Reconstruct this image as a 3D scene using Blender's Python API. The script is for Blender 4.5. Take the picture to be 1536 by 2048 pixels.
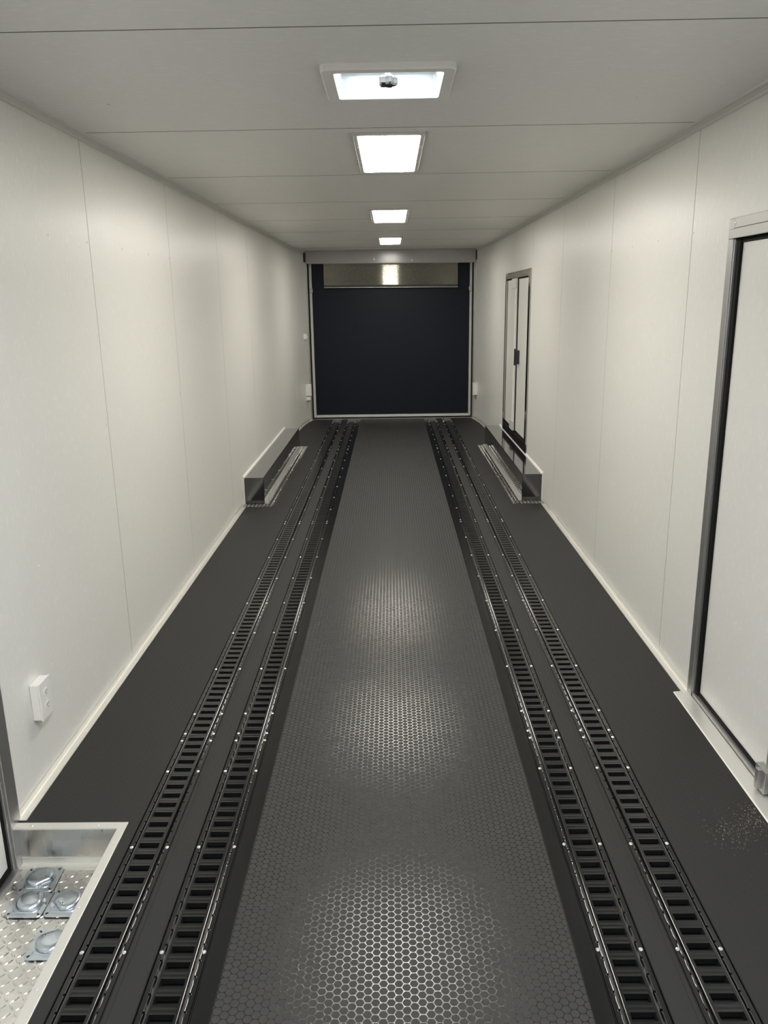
import bpy, bmesh, math, random
from mathutils import Matrix, Vector
random.seed(7)
for o in list(bpy.data.objects): bpy.data.objects.remove(o)
SC = bpy.context.scene
COL = SC.collection

# ------------------------------------------------------------------ camera
cam = bpy.data.cameras.new('camera'); camo = bpy.data.objects.new('camera', cam); COL.objects.link(camo)
F = Vector((-0.01113683, 0.9662003, -0.25755183)); R = Vector((0.99986163, 0.00757726, -0.01480921)); U = Vector((0.01235713, 0.25768112, 0.96615099))
M = Matrix.Identity(4)
for i in range(3):
    M[i][0] = R[i]; M[i][1] = U[i]; M[i][2] = -F[i]
M[0][3], M[1][3], M[2][3] = -0.0007, 0.0, 1.6099
camo.matrix_world = M
cam.sensor_fit = 'VERTICAL'; cam.sensor_height = 24.0; cam.lens = 1583.24 / 2048 * 24.0
cam.clip_start = 0.02; cam.clip_end = 100
SC.camera = camo

# ------------------------------------------------------------------ light levels and exposure
LIGHT_POWER = 42.0            # emission of the ceiling panels
LIGHT_COL = (1.0, 0.96, 0.865)
SKY_POWER = 9.0
SKY_COL = (0.80, 0.90, 1.0)
SC.view_settings.view_transform = 'Standard'; SC.view_settings.look = 'None'
SC.view_settings.exposure = 0.0; SC.view_settings.gamma = 1.0
SC.view_settings.use_curve_mapping = False
w = bpy.data.worlds.new('sky'); SC.world = w; w.use_nodes = True
w.node_tree.nodes['Background'].inputs[0].default_value = (*SKY_COL, 1)
w.node_tree.nodes['Background'].inputs[1].default_value = SKY_POWER

# ------------------------------------------------------------------ dimensions
WL, WR = -1.229, 1.234
HC = 2.27
YB = -2.6
WT = 2.25
SEAM_L = [YB, -1.5, -0.28, 0.95, 2.17, 3.405, 4.63, 5.91, 7.14, 8.42, 9.62]
SEAM_R = [YB, -1.5, -0.28, 0.95, 2.17, 3.42, 4.64, 5.93, 7.15, 8.29, 9.54]
BEND_L = [(-1.229, 10.2), (-1.206, 10.65), (-1.172, 10.93), (-1.135, 11.13)]
BEND_R = [(1.234, 10.2), (1.212, 10.65), (1.182, 10.90), (1.148, 11.13)]
TX = [-0.7615, -0.5546, 0.5646, 0.7678]      # track centres
TY0 = 2.7126; P = 0.0508

# ------------------------------------------------------------------ helpers
class MB:
    def __init__(s): s.v = []; s.f = []; s.m = []
    def quad(s, a, b, c, d, m=0):
        n = len(s.v); s.v += [a, b, c, d]; s.f.append((n, n+1, n+2, n+3)); s.m.append(m)
    def box(s, x0, x1, y0, y1, z0, z1, m=0):
        if x0 > x1: x0, x1 = x1, x0
        n = len(s.v)
        s.v += [(x0,y0,z0),(x1,y0,z0),(x1,y1,z0),(x0,y1,z0),(x0,y0,z1),(x1,y0,z1),(x1,y1,z1),(x0,y1,z1)]
        for q in ((0,3,2,1),(4,5,6,7),(0,1,5,4),(1,2,6,5),(2,3,7,6),(3,0,4,7)):
            s.f.append(tuple(n+i for i in q)); s.m.append(m)
    def loft(s, rings, closed=True, caps=True, m=0):
        n0 = len(s.v); k = len(rings[0])
        for r in rings: s.v += [tuple(p) for p in r]
        for i in range(len(rings)-1):
            for j in range(k if closed else k-1):
                a = n0+i*k+j; b = n0+i*k+(j+1) % k
                s.f.append((a, b, b+k, a+k)); s.m.append(m)
        if caps and closed:
            s.f.append(tuple(n0+j for j in reversed(range(k)))); s.m.append(m)
            e = n0+(len(rings)-1)*k
            s.f.append(tuple(e+j for j in range(k))); s.m.append(m)
    def prism_y(s, prof, y0, y1, m=0):      # prof = (x,z) ring
        s.loft([[(x, y, z) for x, z in prof] for y in (y0, y1)], m=m)
    def build(s, name, mats, parent=None, loc=(0,0,0), bevel=0, smooth=False, fix=True):
        me = bpy.data.meshes.new(name); me.from_pydata(s.v, [], s.f)
        if not isinstance(mats, (list, tuple)): mats = [mats]
        for mm in mats: me.materials.append(mm)
        for p, mi in zip(me.polygons, s.m): p.material_index = mi; p.use_smooth = smooth
        if fix:
            bm = bmesh.new(); bm.from_mesh(me); bmesh.ops.recalc_face_normals(bm, faces=bm.faces); bm.to_mesh(me); bm.free()
        me.update()
        o = bpy.data.objects.new(name, me); COL.objects.link(o); o.location = loc
        if parent: o.parent = parent
        if bevel:
            b = o.modifiers.new('bevel', 'BEVEL'); b.width = bevel; b.segments = 2; b.limit_method = 'ANGLE'
        return o

def rrect(x0, x1, y0, y1, r, n=5):
    pts = []
    for cx, cy, a0 in ((x1-r, y1-r, 0), (x0+r, y1-r, 90), (x0+r, y0+r, 180), (x1-r, y0+r, 270)):
        for i in range(n+1):
            a = math.radians(a0+90*i/n); pts.append((cx+r*math.cos(a), cy+r*math.sin(a)))
    return pts

def tag(o, label, cat, group=None, kind=None):
    o['label'] = label; o['category'] = cat
    if group: o['group'] = group
    if kind: o['kind'] = kind
    return o
def empty(name, loc=(0,0,0)):
    o = bpy.data.objects.new(name, None); COL.objects.link(o); o.location = loc; o.empty_display_size = .05; return o
def thing(name, label, cat, loc=(0,0,0), group=None): return tag(empty(name, loc), label, cat, group)
def struct(o, label, cat): return tag(o, label, cat, None, 'structure')

# ------------------------------------------------------------------ materials
def mat(name, col, rough=.5, metal=0, spec=.5, **kw):
    m = bpy.data.materials.new(name); m.use_nodes = True
    b = m.node_tree.nodes['Principled BSDF']
    b.inputs['Base Color'].default_value = (*col, 1); b.inputs['Roughness'].default_value = rough
    b.inputs['Metallic'].default_value = metal; b.inputs['Specular IOR Level'].default_value = spec
    if 'coat' in kw: b.inputs['Coat Weight'].default_value = kw['coat']; b.inputs['Coat Roughness'].default_value = kw.get('coatr', .05)
    return m
def nd(m, t, **kw):
    n = m.node_tree.nodes.new(t)
    for k, v in kw.items(): setattr(n, k, v)
    return n
def lk(m, a, b): m.node_tree.links.new(a, b)
def P_(m): return m.node_tree.nodes['Principled BSDF']
def math_(m, op, a, b=None, c=None):
    n = nd(m, 'ShaderNodeMath', operation=op)
    for i, x in enumerate((a, b, c)):
        if x is None: continue
        if isinstance(x, (int, float)): n.inputs[i].default_value = x
        else: lk(m, x, n.inputs[i])
    return n.outputs[0]
def noise_bump(m, scale, stretch=(1,1,1), strength=.1, dist=.001, detail=3, vary=None, rv=None, flecks=False, ramp=(.3,.7)):
    tc = nd(m, 'ShaderNodeTexCoord'); mp = nd(m, 'ShaderNodeMapping'); mp.inputs['Scale'].default_value = stretch
    nz = nd(m, 'ShaderNodeTexNoise'); nz.inputs['Scale'].default_value = scale; nz.inputs['Detail'].default_value = detail
    lk(m, tc.outputs['Object'], mp.inputs[0]); lk(m, mp.outputs[0], nz.inputs['Vector'])
    bp = nd(m, 'ShaderNodeBump'); bp.inputs['Strength'].default_value = strength; bp.inputs['Distance'].default_value = dist
    hsrc = nz.outputs[0]
    if flecks:      # sparse raised flecks in a nearly smooth sheet
        fr = nd(m, 'ShaderNodeMapRange', interpolation_type='SMOOTHSTEP'); fr.inputs[1].default_value = .50; fr.inputs[2].default_value = .74
        lk(m, hsrc, fr.inputs[0]); hsrc = math_(m, 'ADD', math_(m, 'MULTIPLY', fr.outputs[0], .22), math_(m, 'MULTIPLY', nz.outputs[0], .5))
    lk(m, hsrc, bp.inputs['Height']); lk(m, bp.outputs[0], P_(m).inputs['Normal'])
    if vary:
        r = nd(m, 'ShaderNodeValToRGB'); r.color_ramp.elements[0].position = ramp[0]; r.color_ramp.elements[1].position = ramp[1]
        r.color_ramp.elements[0].color = (*vary[0], 1); r.color_ramp.elements[1].color = (*vary[1], 1)
        lk(m, nz.outputs[0], r.inputs[0]); lk(m, r.outputs[0], P_(m).inputs['Base Color'])
    if rv:
        r = nd(m, 'ShaderNodeMapRange'); r.inputs[1].default_value = .3; r.inputs[2].default_value = .7
        r.inputs[3].default_value = rv[0]; r.inputs[4].default_value = rv[1]
        lk(m, nz.outputs[0], r.inputs[0]); lk(m, r.outputs[0], P_(m).inputs['Roughness'])
    return nz

m_wall = mat('white_wall_panel', (.772, .764, .727), .34, spec=.5)
noise_bump(m_wall, 75, (1, 1, .40), .6, .0012, 1.5, vary=((.766,.758,.720), (.800,.793,.758)), ramp=(.58,.68), rv=(.30,.38), flecks=True)
m_ceil = mat('white_ceiling_panel', (.72, .71, .68), .42, spec=.4)
noise_bump(m_ceil, 75, (.33, 1, 1), .6, .0011, 1.5, vary=((.772,.763,.748), (.808,.80,.785)), ramp=(.58,.68), flecks=True)
m_joint = mat('painted_joint_shadow', (.13, .125, .11), .8)  # flush strips painting the shadow lines of the overlapped panel joints
m_gap = mat('dark_joint', (.03, .028, .025), .9)
m_white = mat('white_plastic', (.80, .79, .76), .35)
m_frame = mat('off_white_light_frame', (.58, .57, .55), .35)
m_caulk = mat('white_sealant', (.82, .81, .77), .4)
m_cove = mat('white_cove_moulding', (.62, .61, .58), .45)
m_black = mat('black_powder_coat', (.0075, .008, .0085), .20, spec=.45)
noise_bump(m_black, 30, (1, 1, 1), .05, .001, 2)
m_edge = mat('black_rounded_edge', (.012, .012, .012), .13, spec=.6, coat=1.0, coatr=.10)
m_slot = mat('black_slot_inside', (.004, .004, .004), .6)
m_gloss = mat('gloss_black_metal', (.012, .013, .016), .12, spec=.8, coat=1.0, coatr=.06)
noise_bump(m_gloss, 6, (1, .4, 1), .05, .01, 1)
m_door = mat('navy_black_door_skin', (.009, .012, .021), .45, spec=.18)
m_seal = mat('black_rubber_seal', (.006, .006, .006), .7, spec=.2)
m_gasket = mat('pale_rubber_gasket', (.60, .60, .57), .45)
m_alu = mat('mill_aluminium', (.56, .55, .52), .33, metal=1)
noise_bump(m_alu, 14, (1, 1, .2), .04, .001, 2, rv=(.22, .36))
m_alub = mat('bright_aluminium_trim', (.80, .79, .75), .38, metal=.75)
m_grey = mat('grey_aluminium_frame', (.40, .40, .395), .38, metal=.85)
noise_bump(m_grey, 30, (1, 1, .1), .08, .001, 2)
m_steel = mat('brushed_stainless', (.42, .41, .385), .13, metal=1)

m_panel = mat('brushed_door_panel', (.19, .182, .160), .07, metal=1)
tc = nd(m_panel, 'ShaderNodeTexCoord'); nz = nd(m_panel, 'ShaderNodeTexNoise'); nz.inputs['Scale'].default_value = 500; nz.inputs['Detail'].default_value = 0
lk(m_panel, tc.outputs['Object'], nz.inputs['Vector']); cx = nd(m_panel, 'ShaderNodeCombineXYZ'); cx.inputs[1].default_value = -1
lk(m_panel, math_(m_panel, 'MULTIPLY', math_(m_panel, 'SUBTRACT', nz.outputs[0], .5), .7), cx.inputs[2])
vn = nd(m_panel, 'ShaderNodeVectorMath', operation='NORMALIZE'); lk(m_panel, cx.outputs[0], vn.inputs[0]); lk(m_panel, vn.outputs[0], P_(m_panel).inputs['Normal'])
m_beam = mat('white_gloss_header', (.38, .375, .36), .18, spec=.6)
m_plate = mat('diamond_plate_aluminium', (.74, .73, .70), .26, metal=1)
noise_bump(m_plate, 14, (1, 1, 1), .03, .001, 2, rv=(.24, .36))
m_plate2 = mat('diamond_plate_dark_reflection', (.48, .47, .45), .24, metal=1)  # base colour darkened to paint in the dark surroundings these plates reflect
m_zinc = mat('zinc_plated_steel', (.60, .66, .72), .22, metal=1)
noise_bump(m_zinc, 12, (1, 1, 1), .03, .001, 1, rv=(.20, .34))
m_screw = mat('zinc_screw_head', (.85, .86, .86), .28, metal=.9)
m_dark = mat('dark_hole', (.01, .01, .01), .6)
m_chip = mat('pale_sawdust', (.42, .34, .24), .8)
m_mount = mat('dark_grey_plate', (.03, .03, .04), .4, metal=.3)
m_base = mat('black_subfloor', (.01, .01, .01), .8)

def rubber(name, groove_rough, cell_rough, groove_col, cell_col, bump):
    """coin-pattern rubber: rounded dark pads in a hexagonal net of smoother web"""
    m = mat(name, cell_col, .5); d = .0215; s3 = math.sqrt(3)
    tc = nd(m, 'ShaderNodeTexCoord'); sp = nd(m, 'ShaderNodeSeparateXYZ'); lk(m, tc.outputs['Object'], sp.inputs[0])
    # lattice: column spacing d*s3/2 in x, d in y
    def cell(ox, oy):
        ax = math_(m, 'SUBTRACT', math_(m, 'FLOORED_MODULO', math_(m, 'ADD', sp.outputs[0], ox+10*s3*d), d*s3), d*s3/2)
        ay = math_(m, 'SUBTRACT', math_(m, 'FLOORED_MODULO', math_(m, 'ADD', sp.outputs[1], oy+10*d), d), d/2)
        ax = math_(m, 'ABSOLUTE', ax); ay = math_(m, 'ABSOLUTE', ay)
        # hexagonal metric (flat edges top and bottom)
        h1 = math_(m, 'ADD', math_(m, 'MULTIPLY', ax, s3/2), math_(m, 'MULTIPLY', ay, .5))
        hx = math_(m, 'MAXIMUM', h1, ay)
        ci = math_(m, 'SQRT', math_(m, 'ADD', math_(m, 'MULTIPLY', ax, ax), math_(m, 'MULTIPLY', ay, ay)))
        return math_(m, 'ADD', math_(m, 'MULTIPLY', hx, .55), math_(m, 'MULTIPLY', ci, .45))
    hmin = math_(m, 'MINIMUM', cell(0, 0), cell(d*s3/2, d/2))
    mr = nd(m, 'ShaderNodeMapRange', interpolation_type='SMOOTHSTEP')
    mr.inputs[1].default_value = d*.415; mr.inputs[2].default_value = d*.475
    lk(m, hmin, mr.inputs[0]); web = mr.outputs[0]
    rr = nd(m, 'ShaderNodeMapRange'); rr.inputs[3].default_value = cell_rough; rr.inputs[4].default_value = groove_rough
    lk(m, web, rr.inputs[0]); lk(m, rr.outputs[0], P_(m).inputs['Roughness'])
    mx = nd(m, 'ShaderNodeMix', data_type='RGBA'); mx.inputs[6].default_value = (*cell_col, 1); mx.inputs[7].default_value = (*groove_col, 1)  # darker groove colour paints in the relief shading of the cells
    lk(m, web, mx.inputs[0]); lk(m, mx.outputs[2], P_(m).inputs['Base Color'])
    # the web is finely rippled, mostly across the mat
    nz = nd(m, 'ShaderNodeTexNoise'); nz.inputs['Scale'].default_value = 700; nz.inputs['Detail'].default_value = 0; lk(m, tc.outputs['Object'], nz.inputs['Vector'])
    sc = nd(m, 'ShaderNodeSeparateColor'); lk(m, nz.outputs['Color'], sc.inputs[0])
    cx = nd(m, 'ShaderNodeCombineXYZ')
    lk(m, math_(m, 'MULTIPLY', math_(m, 'SUBTRACT', sc.outputs[0], .5), bump), cx.inputs[0])
    lk(m, math_(m, 'MULTIPLY', math_(m, 'SUBTRACT', sc.outputs[1], .5), bump*.25), cx.inputs[1])
    cx.inputs[2].default_value = 1
    vn = nd(m, 'ShaderNodeVectorMath', operation='NORMALIZE'); lk(m, cx.outputs[0], vn.inputs[0]); lk(m, vn.outputs[0], P_(m).inputs['Normal'])
    return m
m_rub = rubber('coin_pattern_rubber', .12, .70, (.014, .014, .0135), (.022, .022, .021), .50)
P_(m_rub).inputs['Specular IOR Level'].default_value = .6
m_rubs = rubber('side_coin_pattern_rubber', .50, .62, (.016, .016, .0155), (.021, .021, .0205), .3)
P_(m_rubs).inputs['Specular IOR Level'].default_value = .35

def emis(name, col, st):
    m = bpy.data.materials.new(name); m.use_nodes = True; nt = m.node_tree; nt.nodes.clear()
    e = nt.nodes.new('ShaderNodeEmission'); e.inputs[0].default_value = (*col, 1); e.inputs[1].default_value = st
    o = nt.nodes.new('ShaderNodeOutputMaterial'); nt.links.new(e.outputs[0], o.inputs[0]); return m
m_led = emis('lit_led_diffuser', LIGHT_COL, LIGHT_POWER)
m_ledc = emis('lit_cool_diffuser', (.93, .96, 1.0), LIGHT_POWER*1.55)
m_dome = bpy.data.materials.new('translucent_dome'); m_dome.use_nodes = True
nt = m_dome.node_tree; nt.nodes.clear()
t_ = nt.nodes.new('ShaderNodeBsdfTranslucent'); t_.inputs[0].default_value = (.8, .86, .9, 1)
o_ = nt.nodes.new('ShaderNodeOutputMaterial'); nt.links.new(t_.outputs[0], o_.inputs[0])

# shared fastener meshes (small pan heads, axis +z)
def head_mesh(name, r, h, material, n=12, drive=True):
    b = MB(); rings = []
    for rr, z in ((1, 0), (1, .35), (.86, .72), (.55, .95)):
        rings.append([(r*rr*math.cos(2*math.pi*i/n), r*rr*math.sin(2*math.pi*i/n), h*z) for i in range(n)])
    if drive: rings += [[(r*.30*math.cos(2*math.pi*i/n), r*.30*math.sin(2*math.pi*i/n), h*.98) for i in range(n)], [(r*.22*math.cos(2*math.pi*i/n), r*.22*math.sin(2*math.pi*i/n), h*.6) for i in range(n)]]
    b.loft(rings); o = b.build(name, material, smooth=False); me = o.data; bpy.data.objects.remove(o); return me
me_screw = head_mesh('screw', .0058, .0034, m_screw)
me_rivet = head_mesh('rivet', .0048, .0022, m_alub, 10, False)
me_wrivet = head_mesh('wall_rivet', .0034, .0022, m_caulk, 8, False)
def fasten(me, name, parent, loc, rot=(0,0,0)):
    o = bpy.data.objects.new(name, me); COL.objects.link(o); o.parent = parent; o.location = loc; o.rotation_euler = rot; return o

# ================================================================== SETTING
# ---- walls
def wall(side, seams, wx, sgn, openings, bend):
    b = MB()
    for i in range(len(seams)):
        s0 = seams[i]; s1 = seams[i+1] if i+1 < len(seams) else 10.2
        a, c = s0+.0021, s1-(.0021 if i+1 < len(seams) else 0)
        ys = sorted({a, c, *[y for o in openings for y in o[:2] if a < y < c]})
        zs = sorted({-.02, WT+.02, *[z for o in openings for z in o[2:] if -.02 < z < WT+.02]})
        for y0, y1 in zip(ys, ys[1:]):
            for z0, z1 in zip(zs, zs[1:]):
                ym, zm = (y0+y1)/2, (z0+z1)/2
                if any(o[0] < ym < o[1] and o[2] < zm < o[3] for o in openings): continue
                b.box(wx, wx+sgn*.04, y0, y1, z0, z1)
    # joint backing, outside the openings
    for s in seams[1:]:
        zs = [-.02, WT+.02]
        for o in openings:
            if o[0] < s < o[1]: zs = [o[3], WT+.02]
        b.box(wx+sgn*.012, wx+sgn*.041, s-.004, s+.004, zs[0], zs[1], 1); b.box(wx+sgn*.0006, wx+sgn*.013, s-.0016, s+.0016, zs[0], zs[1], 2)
    return b
def end_panel(sgn, pts):
    b = MB()
    for (x0, y0), (x1, y1) in zip(pts, pts[1:]):
        b.loft([[(x0, y0, z), (x0+sgn*.12, y0, z), (x1+sgn*.16, y1, z), (x1, y1, z)] for z in (-.02, WT+.02)])
    return b
OPEN_L = [(1.25, 2.205, -.3, 1.95)]
OPEN_R = [(1.30, 3.020, -.3, 1.850), (7.245, 8.700, .30, 1.835)]
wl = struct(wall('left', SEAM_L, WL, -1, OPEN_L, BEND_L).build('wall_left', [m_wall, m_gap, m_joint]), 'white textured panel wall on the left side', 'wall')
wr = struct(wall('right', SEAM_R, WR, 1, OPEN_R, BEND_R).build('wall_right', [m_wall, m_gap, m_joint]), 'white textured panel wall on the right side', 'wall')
struct(end_panel(-1, BEND_L).build('trim_7', m_wall), 'white panel bending inwards at the end of the left wall', 'trim')
struct(end_panel(1, BEND_R).build('trim_8', m_wall), 'white panel bending inwards at the end of the right wall', 'trim')
b = MB(); b.box(WL-.04, WR+.04, YB-.05, YB, -.02, HC+.02)
struct(b.build('wall_front', m_wall), 'white wall closing the room behind the viewer', 'wall')
# rows of small rivet heads in the wall skin
for o, wx, rot, rows in ((wl, WL, (0, math.pi/2, 0), (2.59, 3.0, 3.38, 3.815, 4.226, 4.61, 5.4)), (wr, WR, (0, -math.pi/2, 0), (3.405, 3.842, 4.246, 4.632, 5.4))):
    for iy, y in enumerate(rows):
        for iz in range(6):
            z = 1.858-.372*iz
            if wx > 0 and y < 3.1: continue
            if iy % 2 == 1 and iz in (3, 5): continue
            fasten(me_wrivet, 'rivet', o, (wx, y, z), rot)
# ---- ceiling
b = MB()
cs = [YB, -1.4, -.19, 1.0, 2.205, 3.405, 4.596, 5.794, 6.992, 8.16, 9.35, 10.55, 11.3]
hole = (-.162, .168, 2.560, 2.880)
for s0, s1 in zip(cs, cs[1:]):
    a, c = s0+.0022, s1-.0022
    if a < hole[2] < c:
        b.box(WL-.04, WR+.04, a, hole[2], HC, HC+.03); b.box(WL-.04, WR+.04, hole[3], c, HC, HC+.03)
        b.box(WL-.04, hole[0], hole[2], hole[3], HC, HC+.03); b.box(hole[1], WR+.04, hole[2], hole[3], HC, HC+.03)
    else: b.box(WL-.04, WR+.04, a, c, HC, HC+.03)
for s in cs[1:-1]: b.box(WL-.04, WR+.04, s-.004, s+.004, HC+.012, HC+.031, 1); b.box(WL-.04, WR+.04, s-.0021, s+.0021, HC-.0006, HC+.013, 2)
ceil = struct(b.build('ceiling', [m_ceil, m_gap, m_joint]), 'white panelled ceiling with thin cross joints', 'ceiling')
for x, y in ((-.56, 2.21), (.30, 2.21), (-.53, 2.62), (.66, 2.62), (-.95, 2.95), (.85, 2.98)):
    fasten(me_wrivet, 'rivet', ceil, (x, y, HC), (math.pi, 0, 0))
# ---- cove mouldings between wall and ceiling
def cove(wx, sgn, bend):
    b = MB(); prof = [(0, WT-.004), (.006, WT-.006), (.010, WT+.002), (.020, WT+.010), (.030, WT+.013), (.034, HC), (-.02, HC+.002), (-.02, WT-.004)]
    path = [(wx, YB)] + bend
    b.loft([[(x-sgn*u, y, z) for u, z in prof] for x, y in path])
    return b
struct(cove(WL, -1, BEND_L).build('trim_1', m_cove), 'white cove moulding along the top of the left wall', 'trim')
struct(cove(WR, 1, BEND_R).build('trim_2', m_cove), 'white cove moulding along the top of the right wall', 'trim')
# ---- floor: black subfloor with rubber mats laid between the track channels
WELL = (-1.229, -.893, .95, 2.196)          # step-well cut-out
b = MB()
b.box(WELL[1], WR+.04, YB, 11.4, -.06, -.019); b.box(WL-.04, WELL[1], WELL[3], 11.4, -.06, -.019); b.box(WL-.04, WELL[1], YB, WELL[2], -.06, -.019)
floor = struct(b.build('floor', m_base), 'black floor covered in coin-pattern rubber matting', 'floor')
half = .0668
def mat_slab(name, boxes, material, ch=.0012):
    b = MB()
    for x0, x1, y0, y1 in boxes:
        b.prism_y([(x0, -.019), (x1, -.019), (x1, -ch), (x1-ch, 0), (x0+ch, 0), (x0, -ch)], y0, y1)
    return b.build(name, material, floor)
YE = 11.16
mat_slab('centre_rubber_mat', [(-.440, .450, YB, YE)], m_rub)
mat_slab('side_rubber_mat', [(WELL[1], TX[0]-half, YB, YE), (WL-.04, WELL[1], WELL[3], YE), (WL-.04, WELL[1], YB, WELL[2])], m_rubs, 0.0004)
mat_slab('side_rubber_mat', [(TX[3]+half, WR+.04, YB, YE)], m_rubs)
for x0, x1, xs in ((TX[0]+half, TX[1]-half, -.683), (TX[2]+half, TX[3]-half, .689)):
    mat_slab('narrow_rubber_strip', [(x0, xs-.0006, YB, YE), (xs+.0006, x1, YB, YE)], m_rubs)
for x0, x1 in ((TX[1]+half+.001, -.4405), (.4505, TX[2]-half-.001)):
    b = MB()
    b.prism_y([(x0, -.019), (x1, -.019), (x1, 0), (x1-.0015, .0012), (x0+.0015, .0012), (x0, 0)], YB, YE)
    b.build('black_edge_strip', m_black, floor)

# ---- baseboards (aluminium angle)
def angle(b, pts, sgn, w=.030, h=.030, t=.0028):
    """L section along a polyline of wall points; sgn = +1 when the wall is on the right"""
    prof = [(-.001, 0.0005), (w, .0005), (w, t), (t+.004, t+.0005), (t, t+.004), (t, h-.002), (t-.001, h), (-.001, h)]
    b.loft([[(x-sgn*u, y, z) for u, z in prof] for x, y in pts])
def baseboard(name, runs, sgn, label, rivy, wx):
    b = MB()
    for r in runs: angle(b, r, sgn)
    o = struct(b.build(name, m_alub), label, 'baseboard')
    for y in rivy: fasten(me_rivet, 'rivet', o, (wx-sgn*.020, y, .0026))
    return o
bbl = baseboard('baseboard_left', [[(WL, 2.21), (WL, 6.235)], [(WL, 9.02), *BEND_L]], -1, 'aluminium angle strip along the foot of the left wall', [2.26+.25*i for i in range(16)], WL)
bbr = baseboard('baseboard_right', [[(WR, 3.03), (WR, 6.235)], [(WR, 8.95), *BEND_R]], 1, 'aluminium angle strip along the foot of the right wall', [3.10+.25*i for i in range(13)], WR)

# ================================================================== RAMP DOOR END WALL
b = MB()
b.box(-1.40, 1.42, 11.42, 11.46, -.05, 2.4)                       # body behind the opening
struct(b.build('wall_back', m_seal), 'dark wall of the rear opening behind the ramp door', 'wall')
# header beam
b = MB(); b.prism_y([(-1.124, 2.104), (1.146, 2.090), (1.146, 2.2695), (-1.124, 2.2695)], 11.06, 11.40)
hd = struct(b.build('trim_3', m_beam, bevel=.004), 'pale grey header beam above the ramp door', 'trim')
for x in (-.21, .296): fasten(me_screw, 'screw', hd, (x, 11.06, 2.150 if x < 0 else 2.128), (math.pi/2, 0, 0)).scale = (1.8, 1.8, 1.8)
for x0, x1 in ((-1.158, -1.126), (1.149, 1.181)):
    bb = MB(); bb.box(x0, x1, 11.04, 11.10, 2.125, 2.245); bb.build('end_bracket', m_mount, hd, bevel=.004)
# posts
for i, (x0, x1) in enumerate(((-1.165, -1.118), (1.132, 1.180))):
    b = MB(); b.box(x0, x1, 11.12, 11.40, -.01, 2.12)
    struct(b.build('trim_%d' % (4+i), m_grey, bevel=.003), ('left' if i == 0 else 'right')+' grey corner post beside the ramp door', 'trim')
b = MB(); b.box(-1.118, 1.132, 11.155, 11.42, -.02, .006)
struct(b.build('trim_6', m_grey), 'narrow metal threshold under the ramp door', 'trim')
# the ramp door
d4 = struct(empty('door_4', (0, 11.2, 0)), 'large navy black ramp door closing the far end', 'door')
b = MB(); b.box(-1.069, 1.086, .06, .12, .054, 2.2); b.build('door_panel', m_door, d4, bevel=.004)
b = MB()
b.box(-1.103, -1.069, .01, .09, .02, 2.2); b.box(1.086, 1.118, .01, .09, .02, 2.2); b.box(-1.069, 1.086, .01, .09, .020, .052)
b.build('pale_gasket', m_gasket, d4, bevel=.006)
b = MB(); b.box(-1.118, -1.103, .03, .14, .0, 2.2); b.box(1.118, 1.132, .03, .14, 0, 2.2); b.box(-1.103, 1.118, .03, .14, .007, .020)
b.build('black_seal', m_seal, d4)
b = MB(); b.prism_y([(-.902, 1.830), (.922, 1.815), (.922, 2.2), (-.902, 2.2)], .025, .055)
b.build('stainless_panel', m_panel, d4)
b = MB()
b.loft([[(-.902, .025, 1.830), (-.902, -.012, 1.800), (-.902, -.012, 1.793), (-.902, .055, 1.793), (-.902, .055, 1.830)], [(.922, .025, 1.815), (.922, -.012, 1.785), (.922, -.012, 1.778), (.922, .055, 1.778), (.922, .055, 1.815)]])
b.build('panel_lip', m_grey, d4)
for x in (-1.078, 1.094):
    b = MB(); b.box(x-.022, x+.022, -.02, .012, 1.73, 1.79); b.build('latch_tab', m_grey, d4, bevel=.004)

# ================================================================== SIDE DOORS
def hinge_bar(parent, name, y0, y1, z0, z1, wx, sgn):
    b = MB(); b.box(wx-sgn*.022, wx+sgn*.004, y0, y1, z0, z1); b.box(wx-sgn*.034, wx-sgn*.020, (y0+y1)/2-.010, (y0+y1)/2+.010, z0+.004, z1-.004)
    return b.build(name, m_grey, parent, bevel=.002)
# door_1 : entry door at the left, beside the step well
d1 = struct(empty('door_1', (WL, 1.7, 0)), 'white entry door at the left edge with grey frame and black seal', 'door')
ZB = -.158
def B1(name, boxes, material, bevel=.0015):
    b = MB()
    for (x0, x1, y0, y1, z0, z1) in boxes: b.box(x0, x1, y0-1.7, y1-1.7, z0, z1)
    return b.build(name, material, d1, bevel=bevel)
B1('door_slab', [(-.045, -.010, 1.33, 2.132, -.115, 1.90)], m_wall)
B1('black_seal', [(-.040, -.008, 2.132, 2.150, -.14, 1.93), (-.040, -.008, 1.30, 2.132, -.14, -.115), (-.04, -.012, 1.3, 2.115, 1.90, 1.93)], m_seal)
B1('door_frame', [(-.045, .006, 2.160, 2.222, ZB, 2.0), (-.045, .0, 2.148, 2.160, -.15, 1.97), (-.045, .012, 1.28, 2.160, ZB, -.140), (-.045, .006, 1.24, 2.16, 1.93, 2.0), (-.045, .006, 1.24, 1.30, ZB, 1.93)], m_grey)
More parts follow.
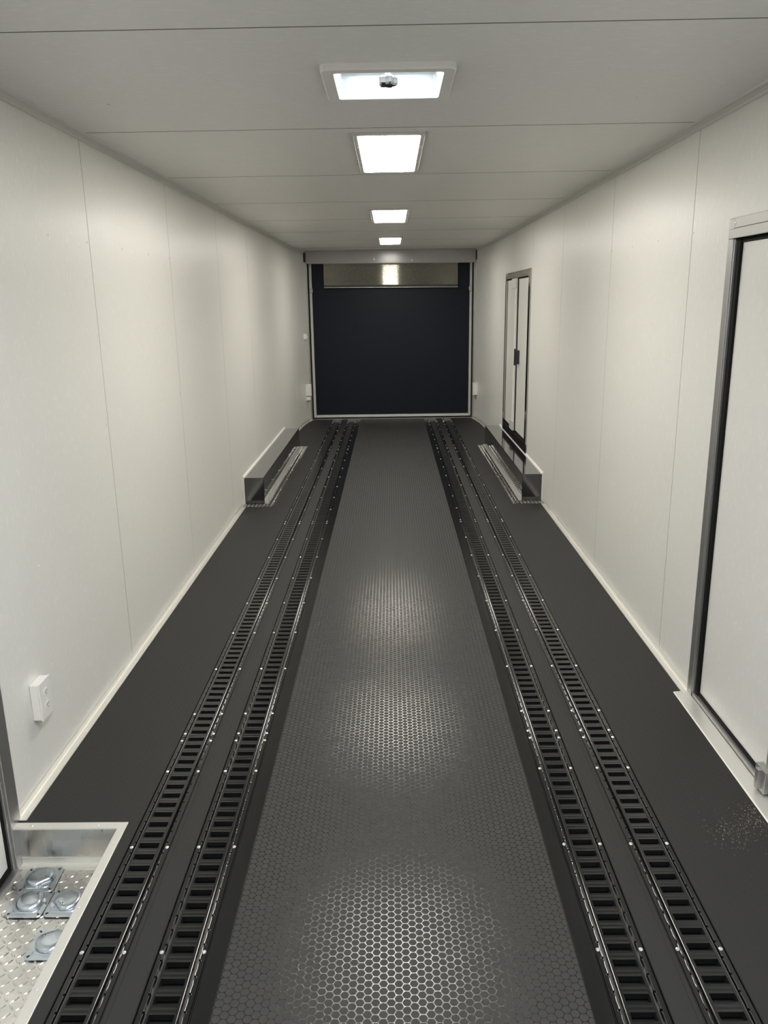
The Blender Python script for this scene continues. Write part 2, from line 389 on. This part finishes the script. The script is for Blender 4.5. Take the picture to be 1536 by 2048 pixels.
# door_2 : entry door at the right
d2 = struct(empty('door_2', (WR, 2.0, 0)), 'wide white side door at the right edge with aluminium frame', 'door')
def B2(name, boxes, material, bevel=.0015, par=None):
    b = MB()
    for (x0, x1, y0, y1, z0, z1) in boxes: b.box(x0, x1, y0-2.0, y1-2.0, z0, z1)
    return b.build(name, material, par or d2, bevel=bevel)
B2('door_slab', [(.018, .045, 1.36, 2.962, .036, 1.792)], m_wall)
B2('black_seal', [(.008, .040, 2.962, 2.990, .020, 1.806), (.012, .040, 1.33, 2.962, 1.792, 1.806), (.012, .04, 1.33, 2.962, .024, .036)], m_seal)
B2('door_frame', [(-.006, .045, 2.996, 3.038, .004, 1.875), (-.001, .045, 2.990, 2.997, .02, 1.806), (-.006, .045, 1.26, 3.038, 1.806, 1.842), (-.012, .045, 1.26, 3.022, 1.806, 1.840), (-.005, .045, 1.26, 3.038, 1.842, 1.877), (-.002, .045, 1.30, 2.990, .0, .022), (-.006, .045, 1.26, 1.33, .004, 1.85)], m_grey)
sill = MB(); sill.prism_y([(-.064, .0005), (-.004, .0005), (-.004, .0065), (-.060, .0040)], -.72, 1.034); sill.build('sill_plate', m_alub, d2)
for y in (3.02, 2.73, 2.42, 2.12): fasten(me_rivet, 'rivet', d2, (-.034, y-2.0, .0052))
for y in (2.99, 2.6): fasten(me_rivet, 'rivet', d2, (-.005, y-2.0, 1.860), (0, -math.pi/2, 0))
hinge_bar(d2, 'bar_keeper', .300, .370, .012, .092, 0, 1)
B2('lock_bar', [(-.002, .018, 2.320, 2.342, .092, 1.80)], m_grey)
# door_3 : narrow escape door with two leaves
d3 = struct(empty('door_3', (WR, 8.0, 0)), 'narrow two leaf escape door above the right wheel box', 'door')
def B3(name, boxes, material, bevel=.001):
    b = MB()
    for (x0, x1, y0, y1, z0, z1) in boxes: b.box(x0, x1, y0-8.0, y1-8.0, z0, z1)
    return b.build(name, material, d3, bevel=bevel)
for dd, q in ((B1, (-.060, -.046, 1.25, 2.22, -.17, 1.97)), (B2, (.046, .060, 1.27, 3.03, -.02, 1.87)), (B3, (.037, .050, 7.2, 8.73, .25, 1.86))): dd('door_light_stop', [q], m_seal)  # added plates behind the doors, put in to block sky light
B3('door_leaf', [(.006, .030, 8.125, 8.655, .335, 1.795)], m_wall)
B3('door_leaf', [(.006, .030, 7.325, 7.925, .335, 1.795)], m_wall)
B3('black_seal', [(.010, .036, 8.655, 8.682, .315, 1.808), (.0, .036, 7.925, 7.972, .315, 1.808), (.010, .036, 7.300, 7.325, .315, 1.808), (.010, .036, 7.30, 8.682, 1.795, 1.808), (.010, .036, 7.30, 8.682, .315, .335)], m_seal)
B3('door_frame', [(-.010, .04, 8.682, 8.735, .30, 1.870), (-.012, .04, 7.195, 7.285, .29, 1.870), (-.005, .04, 7.285, 7.300, .315, 1.81), (-.012, .04, 7.285, 8.682, 1.808, 1.838), (-.006, .04, 7.285, 8.682, 1.838, 1.870)], m_steel)
B3('lock_bar', [(-.008, .010, 7.972, 8.100, .335, 1.80), (-.014, -.006, 8.035, 8.050, .34, 1.79)], m_white)
B3('bar_keeper', [(-.018, .008, 7.975, 8.235, 1.715, 1.803)], m_white)
B3('bar_keeper', [(-.020, .008, 7.960, 8.160, .325, .415)], m_gasket)
B3('dark_sill', [(-.010, .04, 7.19, 8.735, .222, .315)], m_black)
B3('latch_handle', [(-.03, .006, 7.780, 7.860, 1.0, 1.13), (-.042, -.028, 7.79, 7.83, .985, 1.145)], m_mount, .006)

# ================================================================== STEP WELL
sw = thing('step_well', 'recessed diamond plate step well by the left entry door', 'step', (WELL[1], WELL[3], 0))
def rel(o): return o
ZT = -.150
def lozenges(b, x0, x1, y0, y1, z, pitch, L, W, h, m=0):
    nx = int((x1-x0)/pitch); ny = int((y1-y0)/pitch)
    for i in range(nx):
        for j in range(ny):
            cx = x0+(i+.5)*pitch; cy = y0+(j+.5)*pitch; a = math.radians(45 if (i+j) % 2 else -45)
            ca, sa = math.cos(a), math.sin(a)
            base = [(L/2, 0), (L/5, W/2), (-L/5, W/2), (-L/2, 0), (-L/5, -W/2), (L/5, -W/2)]
            n = len(b.v)
            for s, zz in ((1, z), (.62, z+h)):
                for u, v in base: b.v.append((cx+s*(u*ca-v*sa), cy+s*(u*sa+v*ca), zz))
            for k in range(6):
                b.f.append((n+k, n+(k+1) % 6, n+6+(k+1) % 6, n+6+k)); b.m.append(m)
            b.f.append(tuple(n+6+k for k in range(6))); b.m.append(m)
ox, oy = WELL[1], WELL[3]
b = MB(); b.box(WL-.03-ox, .0, WELL[2]-oy, .0, ZT-.004, ZT); lozenges(b, WL+.012-ox, -.002, WELL[2]-oy, -.035, ZT, .0245, .026, .0062, .0024)
b.build('diamond_plate_tread', m_plate, sw)
b = MB(); b.box(WL-.03-ox, .0, 0, .004, ZT-.02, -.001); b.box(WL-.001-ox, 0, -.0035, 0, -.060, -.004)
b.build('back_riser', m_alu, sw, bevel=.001)
b = MB(); b.box(.0, .004, WELL[2]-oy, 0, ZT-.02, -.001); b.build('side_riser', m_alu, sw)
b = MB(); b.box(WL-.03-ox, 0, WELL[2]-oy-.004, WELL[2]-oy, ZT-.02, -.001); b.build('front_riser', m_alu, sw)
b = MB(); b.loft([[(x, y, z) for y, z in ((0, ZT), (0, ZT+.024), (-.003, ZT+.024), (-.004, ZT+.004), (-.030, ZT+.003), (-.030, ZT))] for x in (WL+.002-ox, 0)])
b.build('base_angle', m_alub, sw)
TZ = .0035
b = MB(); b.loft([[(x, y, z) for x, y in ((WL-.030-ox, 0.001), (.030, .001), (.003, -.030), (WL-.030-ox, -.030))] for z in (-.002, TZ)])
b.build('edge_trim', m_alub, sw, bevel=.001)
b = MB(); b.loft([[(x, y, z) for x, y in ((.030, 0.001), (.003, -.030), (.003-.008, WELL[2]-oy), (.030, WELL[2]-oy))] for z in (-.002, TZ-.0002)])
b.build('edge_trim', m_alub, sw, bevel=.001)
for x, y in ((-.275, -.014), (-.062, -.014), (.013, -.10), (.011, -.37), (.010, -.64)): fasten(me_rivet, 'rivet', sw, (x, y, TZ))
for x in (-.285, -.19, -.08): fasten(me_rivet, 'rivet', sw, (x, -.018, ZT+.003))

# ================================================================== TIE-DOWN TRACKS
def track_mesh(n, name):
    b = MB(); L = n*P
    def strip(fn, ys, m=0):
        rings = [[(u, y, z) for u, z in fn(y)] for y in ys]
        b.loft(rings, closed=False, caps=False, m=m)
    # fins and flanges, both sides
    for sg in (-1, 1):
        fin = [(.0668, -.017), (.0668, .0002), (.0660, .0010), (.0652, .0010), (.0645, .0002), (.0645, -.010)]
        strip(lambda y: [(sg*u, z) for u, z in fin], [0, L])
        strip(lambda y: [(sg*.0645, -.010), (sg*.0625, -.010), (sg*.0625, -.0025), (sg*.0615, -.0015)], [0, L])
        ys = []
        for k in range(n):
            for t in (0, .0026, .0036, .014, .0254, .0368, .0472, .0482): ys.append(k*P+t)
        ys.append(L)
        def fl(y):
            t = (y/P) % 1.0; t = min(t, 1-t)*P
            notch = t < .003
            wv = .0006*math.cos(2*math.pi*y/P/1.0)
            e = .0515 if notch else .0468-wv
            zt = -.0008+.0009*math.sin(math.pi*min(1, t/.0254)) if not notch else -.0016
            return [(sg*.0615, -.0015), (sg*(e+.0040), -.0015), (sg*(e+.0029), zt-.00055), (sg*(e+.0019), zt-.00033), (sg*(e+.0008), zt), (sg*e, zt-.0010), (sg*e, -.012)]
        strip(lambda y: fl(y)[:3], ys); strip(lambda y: fl(y)[2:5], ys, 2); strip(lambda y: fl(y)[4:], ys)
        strip(lambda y: [(sg*.0515, -.012), (sg*.0412, -.012), (sg*.0410, .0032), (sg*.0405, .0050), (sg*.0400, .0057), (sg*.0391, .00620)], [0, L])
        strip(lambda y: [(sg*.0391, .00620), (sg*.0380, .00655), (sg*.0367, .0068)], [0, L], 2)
        strip(lambda y: [(sg*.0367, .0068), (sg*.0305, .0068)], [0, L])
    # ladder band: bars and slots
    for k in range(n):
        y = k*P; a, c = y+.0135, y+.0375
        for (p, q) in ((y, a), (c, y+P)):
            ym = (p+q)/2
            b.loft([[(-.0305, p, .0068), (.0305, p, .0068)], [(-.0305, ym, .0063), (.0305, ym, .0063)], [(-.0305, q, .0068), (.0305, q, .0068)]], closed=False, caps=False)
        zf = -.0125
        b.quad((-.0305, c, .0068), (.0305, c, .0068), (.0290, c-.003, zf*.45), (-.0290, c-.003, zf*.45))
        b.quad((-.0290, c-.003, zf*.45), (.0290, c-.003, zf*.45), (.0290, c+.004, zf), (-.0290, c+.004, zf), 1)
        b.quad((-.0305, a, .0068), (.0305, a, .0068), (.0290, a, zf), (-.0290, a, zf), 1)
        b.quad((-.0305, a, .0068), (-.0305, c, .0068), (-.0290, c+.004, zf), (-.0290, a, zf), 1)
        b.quad((.0305, a, .0068), (.0305, c, .0068), (.0290, c+.004, zf), (.0290, a, zf), 1)
        b.quad((-.0290, a, zf), (.0290, a, zf), (.0290, c+.004, zf), (-.0290, c+.004, zf), 1)
    for y in (0, L):
        b.quad((-.040, y, -.012), (.040, y, -.012), (.040, y, .0035), (-.040, y, .0035))
    o = b.build(name, [m_black, m_slot, m_edge], fix=False)
    for p in o.data.polygons: p.use_smooth = (p.material_index == 2)
    bm = bmesh.new(); bm.from_mesh(o.data); bmesh.ops.remove_doubles(bm, verts=bm.verts, dist=1e-5); bmesh.ops.recalc_face_normals(bm, faces=bm.faces)
    bm.to_mesh(o.data); bm.free(); me = o.data; bpy.data.objects.remove(o); return me
me_t60 = track_mesh(60, 'track_rail'); me_tfar = track_mesh(40, 'short_track_rail')
def end_reflection_mesh():  # grey ridges stand in for header reflections on the curved rail ends
    b = MB()
    for sg in (-1, 1):
        rings = []
        for t in (0, .3, .7, 1):
            y = t*.33; w_ = .016*(1-.35*t); u = sg*(.048-.004*t); h = .012*math.sin(math.pi*(.15+.8*t))
            rings.append([(u-w_, y, -.002), (u-w_*.7, y, .002+h*.8), (u, y, .003+h), (u+w_*.7, y, .002+h*.8), (u+w_, y, -.002)])
        b.loft(rings)
    b.box(-.062, .062, .0, .34, -.012, -.001, 1)
    o = b.build('track_end_reflection', [m_grey, m_black]); me = o.data; bpy.data.objects.remove(o); return me
me_end = end_reflection_mesh()
rail_words = ['outer left rail', 'inner left rail', 'inner right rail', 'outer right rail']
sect_words = ['{}, nearest section, before the first joint', '{}, second section, between first and second joint', '{}, third section, alongside the wheel boxes', '{}, farthest short section, ending at the ramp door']
SCREWS = [[59.5, 55.5, 47.5, 39.5, 31.5, 23.5], [.5, 3.5, 11.5, 19.5, 27.5, 35.5, 43.5, 51.5, 59.5], [.5, 7.5, 15.5, 23.5, 31.5, 39.5, 47.5, 55.5, 59.5], [.5, 3.5, 11.5, 18.5, 26.5, 34.5, 39.5]]
for r in range(4):
    for s in range(4):
        y0 = TY0+(s-1)*60*P
        dy = -.0 if r < 2 else -.0
        t = thing('tie_down_track', 'black slotted track, ' + sect_words[s].format(rail_words[r]), 'track', (TX[r], y0+.0008, 0), 'slotted tie-down tracks in the floor')
        me = me_t60 if s < 3 else me_tfar
        o = bpy.data.objects.new('slotted_rail', me); COL.objects.link(o); o.parent = t; o.scale = (1, (me_t60 and (60*P-.0016)/(60*P)) if s < 3 else .995, 1)
        for k in SCREWS[s]:
            for sg in (-1, 1): fasten(me_screw, 'screw', t, (sg*.0547, k*P, -.0018))
        if s == 3:
            c = bpy.data.objects.new('rail_end_reflection', me_end); COL.objects.link(c); c.parent = t; c.location = (0, 40*P, 0); c['label'] = 'black rail end with grey ridges standing in for reflections'

# ================================================================== WHEEL BOXES
def wheel_box(side, y0, y1, by0, by1, label):
    sg = -1 if side == 'L' else 1; wx = WL if sg < 0 else WR
    t = thing('wheel_box', label, 'wheel box', (wx, by0, 0), 'black wheel boxes along the walls')
    h = .222; wdt = .170
    b = MB(); b.box(-sg*.002, -sg*wdt, y0-by0, y1-by0, .004, h); b.build('box_cover', m_gloss, t, bevel=.003)
    b = MB(); b.box(-sg*.001, -sg*.258, 0, by1-by0, 0.0003, .0032); lozenges(b, min(-sg*.258, -sg*.004), max(-sg*.258, -sg*.004), 0.004, by1-by0, .0032, .030, .030, .0075, .0016)
    b.build('diamond_base_plate', m_plate2, t)
    b = MB()
    b.loft([[(-sg*u, y, z) for u, z in ((.0, h-.002), (.014, h-.002), (.010, h+.010), (0.001, h+.016))] for y in (y0-by0-.008, y1-by0)])
    b.box(-sg*.0005, -sg*.010, y0-by0-.010, y0-by0-.0002, .003, h+.010)
    b.build('sealant_bead', m_caulk, t)
    # raised mounting flange and rivets along the box foot
    b = MB(); b.box(-sg*wdt, -sg*(wdt+.024), y0-by0, y1-by0, .0048, .0075); b.build('foot_flange', m_alub, t, bevel=.001)
    k = 0; y = .18
    while y < by1-by0-.1: fasten(me_rivet, 'rivet', t, (-sg*.238, y, .0034)); y += .42
    return t
wheel_box('L', 6.344, 8.96, 6.240, 9.02, 'low glossy black wheel box on diamond plate against the left wall')
wheel_box('R', 6.354, 8.985, 6.242, 8.94, 'low glossy black wheel box on diamond plate under the escape door')

# ================================================================== CEILING LIGHTS AND ROOF VENT
def led(yn, yf, label, x0=-.147, x1=.152, em=None):
    t = thing('ceiling_light', label, 'ceiling light', ((x0+x1)/2, (yn+yf)/2, HC), 'ceiling light panels')
    hx, hy = (x1-x0)/2, (yf-yn)/2
    b = MB(); fr = .019
    out = rrect(-hx, hx, -hy, hy, .006, 2); inn = rrect(-hx+fr, hx-fr, -hy+fr*1.6, hy-fr*1.6, .012, 2)
    b.loft([[(x, y, 0.0) for x, y in out], [(x, y, -.009) for x, y in out], [(x, y, -.0095) for x, y in inn], [(x, y, 0) for x, y in inn]], caps=False)
    for q in (1, -1):
        b.box(q*(hx-.0022), q*hx, -hy+.003, hy-.003, -.0125, -.008)
    b.build('light_frame', m_frame, t)
    b = MB(); inn2 = rrect(-hx+fr+.001, hx-fr-.001, -hy+fr*1.6+.001, hy-fr*1.6-.001, .014, 4); inn3 = rrect(-hx+fr+.004, hx-fr-.004, -hy+fr*1.6+.006, hy-fr*1.6-.006, .012, 4)
    b.loft([[(x, y, -.001) for x, y in inn2], [(x, y, -.0090) for x, y in inn2], [(x, y, -.0105) for x, y in inn3]])
    b.build('diffuser', em or m_led, t)
    for sx in (-1, 1):
        for y in (-.95, -.45, .35, .95): fasten(me_rivet, 'screw', t, (sx*(hx-.010), y*hy, -.0090), (math.pi, 0, 0))
    return t
led(3.485, 4.485, 'glowing ceiling light panel nearest the viewer, just past the roof vent')
led(6.245, 7.245, 'glowing ceiling light panel, middle one of the three in view')
led(9.0-.07, 9.95, 'glowing ceiling light panel farthest away, near the ramp door', -.127, .143)
led(.35, 1.35, 'ceiling light panel above the viewer, nearer than the roof vent', em=m_ledc)
led(-1.8, -.8, 'ceiling light panel behind the viewer over the closed end')
# roof vent
VX0, VX1, VY0, VY1 = -.197, .200, 2.520, 2.905
v = thing('roof_vent', 'square white roof vent with lit translucent lid and crank knob', 'roof vent', (0, 2.71, HC))
def rv(x0, x1, y0, y1, r): return [(x, y-2.71) for x, y in rrect(x0, x1, y0, y1, r, 5)]
b = MB()
oA = rv(VX0, VX1, VY0, VY1, .028); oB = rv(VX0+.004, VX1-.004, VY0+.004, VY1-.004, .026); iA = rv(-.160, .166, 2.565, 2.875, .012)
b.loft([[(x, y, 0) for x, y in oA], [(x, y, -.014) for x, y in oA], [(x, y, -.018) for x, y in oB], [(x, y, -.016) for x, y in iA], [(x, y, .0) for x, y in iA]], caps=False)
b.build('vent_trim_ring', m_white, v)
b = MB(); iB = rv(-.150, .156, 2.575, 2.868, .012)
iC = rv(-.128, .134, 2.595, 2.853, .012)
b.loft([[(x, y, -.001) for x, y in iA], [(x, y, .055) for x, y in iB], [(x, y, .057) for x, y in iC], [(x, y, .075) for x, y in iC]], caps=False)
b.build('vent_shaft', m_white, v)
b = MB(); l0 = rv(-.152, .160, 2.57, 2.88, .02)
def sc_(pts, s): cx, cy = .004, 2.735-2.71; return [(cx+(x-cx)*s, cy+(y-cy)*s) for x, y in pts]
b.loft([[(x, y, .076) for x, y in l0], [(x, y, .088) for x, y in sc_(l0, .93)], [(x, y, .094) for x, y in sc_(l0, .5)]], caps=False)
n = len(b.v); b.f.append(tuple(range(n-24, n))); b.m.append(0)
b.build('translucent_lid', m_dome, v)
b = MB()    # crank knob: five-lobed hand wheel on a short stem
ring = []
for i in range(40):
    a = 2*math.pi*i/40; r = .027+.0045*math.cos(5*a); ring.append((r*math.cos(a), r*math.sin(a)))
kx, ky = .0, .030
b.loft([[(kx+x*.8, ky+y*.8, .018) for x, y in ring], [(kx+x, ky+y, .012) for x, y in ring], [(kx+x, ky+y, -.004) for x, y in ring], [(kx+x*.85, ky+y*.85, -.009) for x, y in ring]])
b.build('crank_knob', m_steel, v)
b = MB(); cir = [(.008*math.cos(2*math.pi*i/12), .008*math.sin(2*math.pi*i/12)) for i in range(12)]
b.loft([[(kx+x, ky+y, .015) for x, y in cir], [(kx+x, ky+y, .085) for x, y in cir]])
b.box(kx-.13, kx+.13, ky-.006, ky+.006, .060, .066)
b.build('crank_stem', m_alub, v)

# ================================================================== ELECTRICAL FITTINGS
o = thing('power_outlet', 'white surface mounted double power outlet low on the left wall', 'outlet', (WL, 2.445, .315))
b = MB(); b.box(0, .030, -.041, .041, -.066, .066); b.build('back_box', m_white, o, bevel=.004)
b = MB(); b.box(.030, .0355, -.043, .043, -.068, .068); b.build('cover_plate', m_white, o, bevel=.002)
for z in (-.024, .024):
    b = MB()
    b.loft([[(x, .0165*math.cos(2*math.pi*i/20), z+max(-.0125, min(.0125, .0165*math.sin(2*math.pi*i/20)))) for i in range(20)] for x in (.0350, .0375)])
    s = b.build('socket_face', m_white, o)
    b = MB(); b.box(.0374, .0378, -.0075, -.0055, z-.002, z+.007); b.box(.0374, .0378, .0055, .0075, z-.001, z+.006); b.box(.0374, .0378, -.002, .002, z-.009, z-.005)
    b.build('socket_slots', m_dark, s)
fasten(me_wrivet, 'cover_screw', o, (.0355, 0, 0), (0, math.pi/2, 0))
o = thing('junction_box', 'white junction box low on the left wall beside the ramp door', 'junction box', (-1.150, 10.95, .44), 'white boxes beside the ramp door')
b = MB(); b.box(-.03, .046, -.02, .06, -.079, .079); b.build('back_box', m_white, o, bevel=.004)
b = MB(); b.box(.046, .050, -.022, .062, -.081, .081); b.build('cover_plate', m_white, o, bevel=.0015)
o = thing('small_plug_box', 'small white plug box just below the left junction box', 'plug box', (-1.140, 10.95, .327))
b = MB(); b.box(-.03, .030, -.01, .04, -.027, .027); b.build('box_body', m_white, o, bevel=.004)
b = MB(); b.box(.004, .020, -.006, .012, -.050, -.027); b.build('cable_stub', m_grey, o)
o = thing('light_switch', 'small white switch high on the left wall beside the ramp door', 'switch', (-1.156, 10.95, 1.16))
b = MB(); b.box(-.03, .020, -.03, .03, -.036, .036); b.build('switch_plate', m_white, o, bevel=.004)
b = MB(); b.box(.020, .030, -.008, .008, -.012, .012); b.build('toggle', m_white, o, bevel=.002)
o = thing('junction_box', 'white junction box low on the right wall beside the ramp door', 'junction box', (1.168, 10.95, .425), 'white boxes beside the ramp door')
b = MB(); b.box(-.046, .03, -.02, .06, -.081, .081); b.build('back_box', m_white, o, bevel=.004)
b = MB(); b.box(-.050, -.046, -.022, .062, -.083, .083); b.build('cover_plate', m_white, o, bevel=.0015)

# ================================================================== LOOSE D-RING PAN FITTINGS IN THE STEP WELL
def pan_parts(root, twist):
    S = .056
    b = MB(); o0 = rrect(-S, S, -S, S, .014, 5); i1 = rrect(-S*.74, S*.74, -S*.74, S*.74, .020, 5)
    b.loft([[(x, y, 0) for x, y in o0], [(x, y, .0030) for x, y in o0], [(x*.985, y*.985, .0040) for x, y in o0], [(x, y, .0040) for x, y in i1], [(x*.96, y*.96, .0062) for x, y in i1], [(x*.5, y*.5, .0062) for x, y in i1]])
    b.build('square_plate', m_zinc, root, smooth=False)
    # shallow round dome with a flattened side
    rings = []
    for r, z in ((.043, .0062), (.0415, .010), (.0385, .0145), (.033, .0175), (.024, .0185), (.008, .0188)):
        rings.append([(min(r*math.cos(2*math.pi*i/40), r*.82), r*math.sin(2*math.pi*i/40), z) for i in range(40)])
    b = MB(); b.loft(rings); d = b.build('domed_pan', m_zinc, root, smooth=True); d.rotation_euler.z = twist; d.location.y = .004
    b = MB(); cir = [(.0017*math.cos(2*math.pi*i/8), .0017*math.sin(2*math.pi*i/8)) for i in range(8)]
    b.loft([[(x+.020, y+.012, z) for x, y in cir] for z in (.0178, .0192)])
    b.build('drain_hole', m_dark, d)
    for sx in (-1, 1):
        for sy in (-1, 1):
            b = MB(); e = [(.0048*math.cos(2*math.pi*i/14), .0029*math.sin(2*math.pi*i/14)) for i in range(14)]
            a = math.radians(35 if sx*sy > 0 else -35)
            b.loft([[(sx*S*.80+x*math.cos(a)-y*math.sin(a), sy*S*.80+x*math.sin(a)+y*math.cos(a), z) for x, y in e] for z in (.0038, .0046)])
            b.build('bolt_slot', m_dark, root)
    b = MB(); hx = [(.0062*math.cos(math.pi*i/3), .0062*math.sin(math.pi*i/3)) for i in range(6)]; c8 = [(.0035*math.cos(2*math.pi*i/10), .0035*math.sin(2*math.pi*i/10)) for i in range(10)]
    ang = twist-.3
    cx, cy = .044*math.cos(ang), .044*math.sin(ang)+.002
    b.loft([[(cx+x, cy+y, z) for x, y in hx] for z in (.005, .0105)]); b.loft([[(cx+x, cy+y, z) for x, y in c8] for z in (.0105, .0155)])
    b.build('hex_nut', m_screw, root)
pans = [((-1.130, 2.112), ZT+.0045, 3, -.95, 'zinc pan fitting at the back of the step well, under the riser'),
        ((-1.118, 2.011), ZT+.0035, -1, .35, 'zinc pan fitting whole in view in front of the back one'),
        ((-1.004, 2.013), ZT+.0035, 0, -2.4, 'zinc pan fitting half hidden by the trim, beside the whole one'),
        ((-.990, 1.853), ZT+.0035, 1, 2.0, 'zinc pan fitting nearest the viewer, mostly hidden by the trim')]
for (x, y), z, rz, tw, lab in pans:
    t = thing('pan_fitting', lab, 'tie-down fitting', (x, y, z), 'loose zinc pan fittings in the step well'); t.rotation_euler.z = math.radians(rz)
    pan_parts(t, tw)

# ================================================================== SAWDUST
b = MB()
for i in range(420):
    if i < 380:
        t = random.random(); cx = 1.00+.20*t+random.gauss(0, .035); cy = 2.10+.13*t+random.gauss(0, .035)
        if cx > 1.165: cx = 1.165-random.random()*.05
    else:
        cx = random.uniform(.90, 1.12); cy = random.uniform(1.9, 3.4)
        if i > 395: cx = random.uniform(-.42, .42); cy = random.uniform(1.4, 3.2)
    s = random.uniform(.0004, .0012); a = random.random()*3.14
    pts = [(cx+s*1.5*math.cos(a), cy+s*1.5*math.sin(a)), (cx-s*.6*math.sin(a), cy+s*.6*math.cos(a)), (cx-s*1.5*math.cos(a), cy-s*1.5*math.sin(a)), (cx+s*.6*math.sin(a), cy-s*.6*math.cos(a))]
    b.loft([[(x, y, z) for x, y in pts] for z in (.0001, .0001+s*.8)])
tag(b.build('sawdust', m_chip), 'pale sawdust specks scattered on the rubber floor by the right door', 'sawdust', kind='stuff')
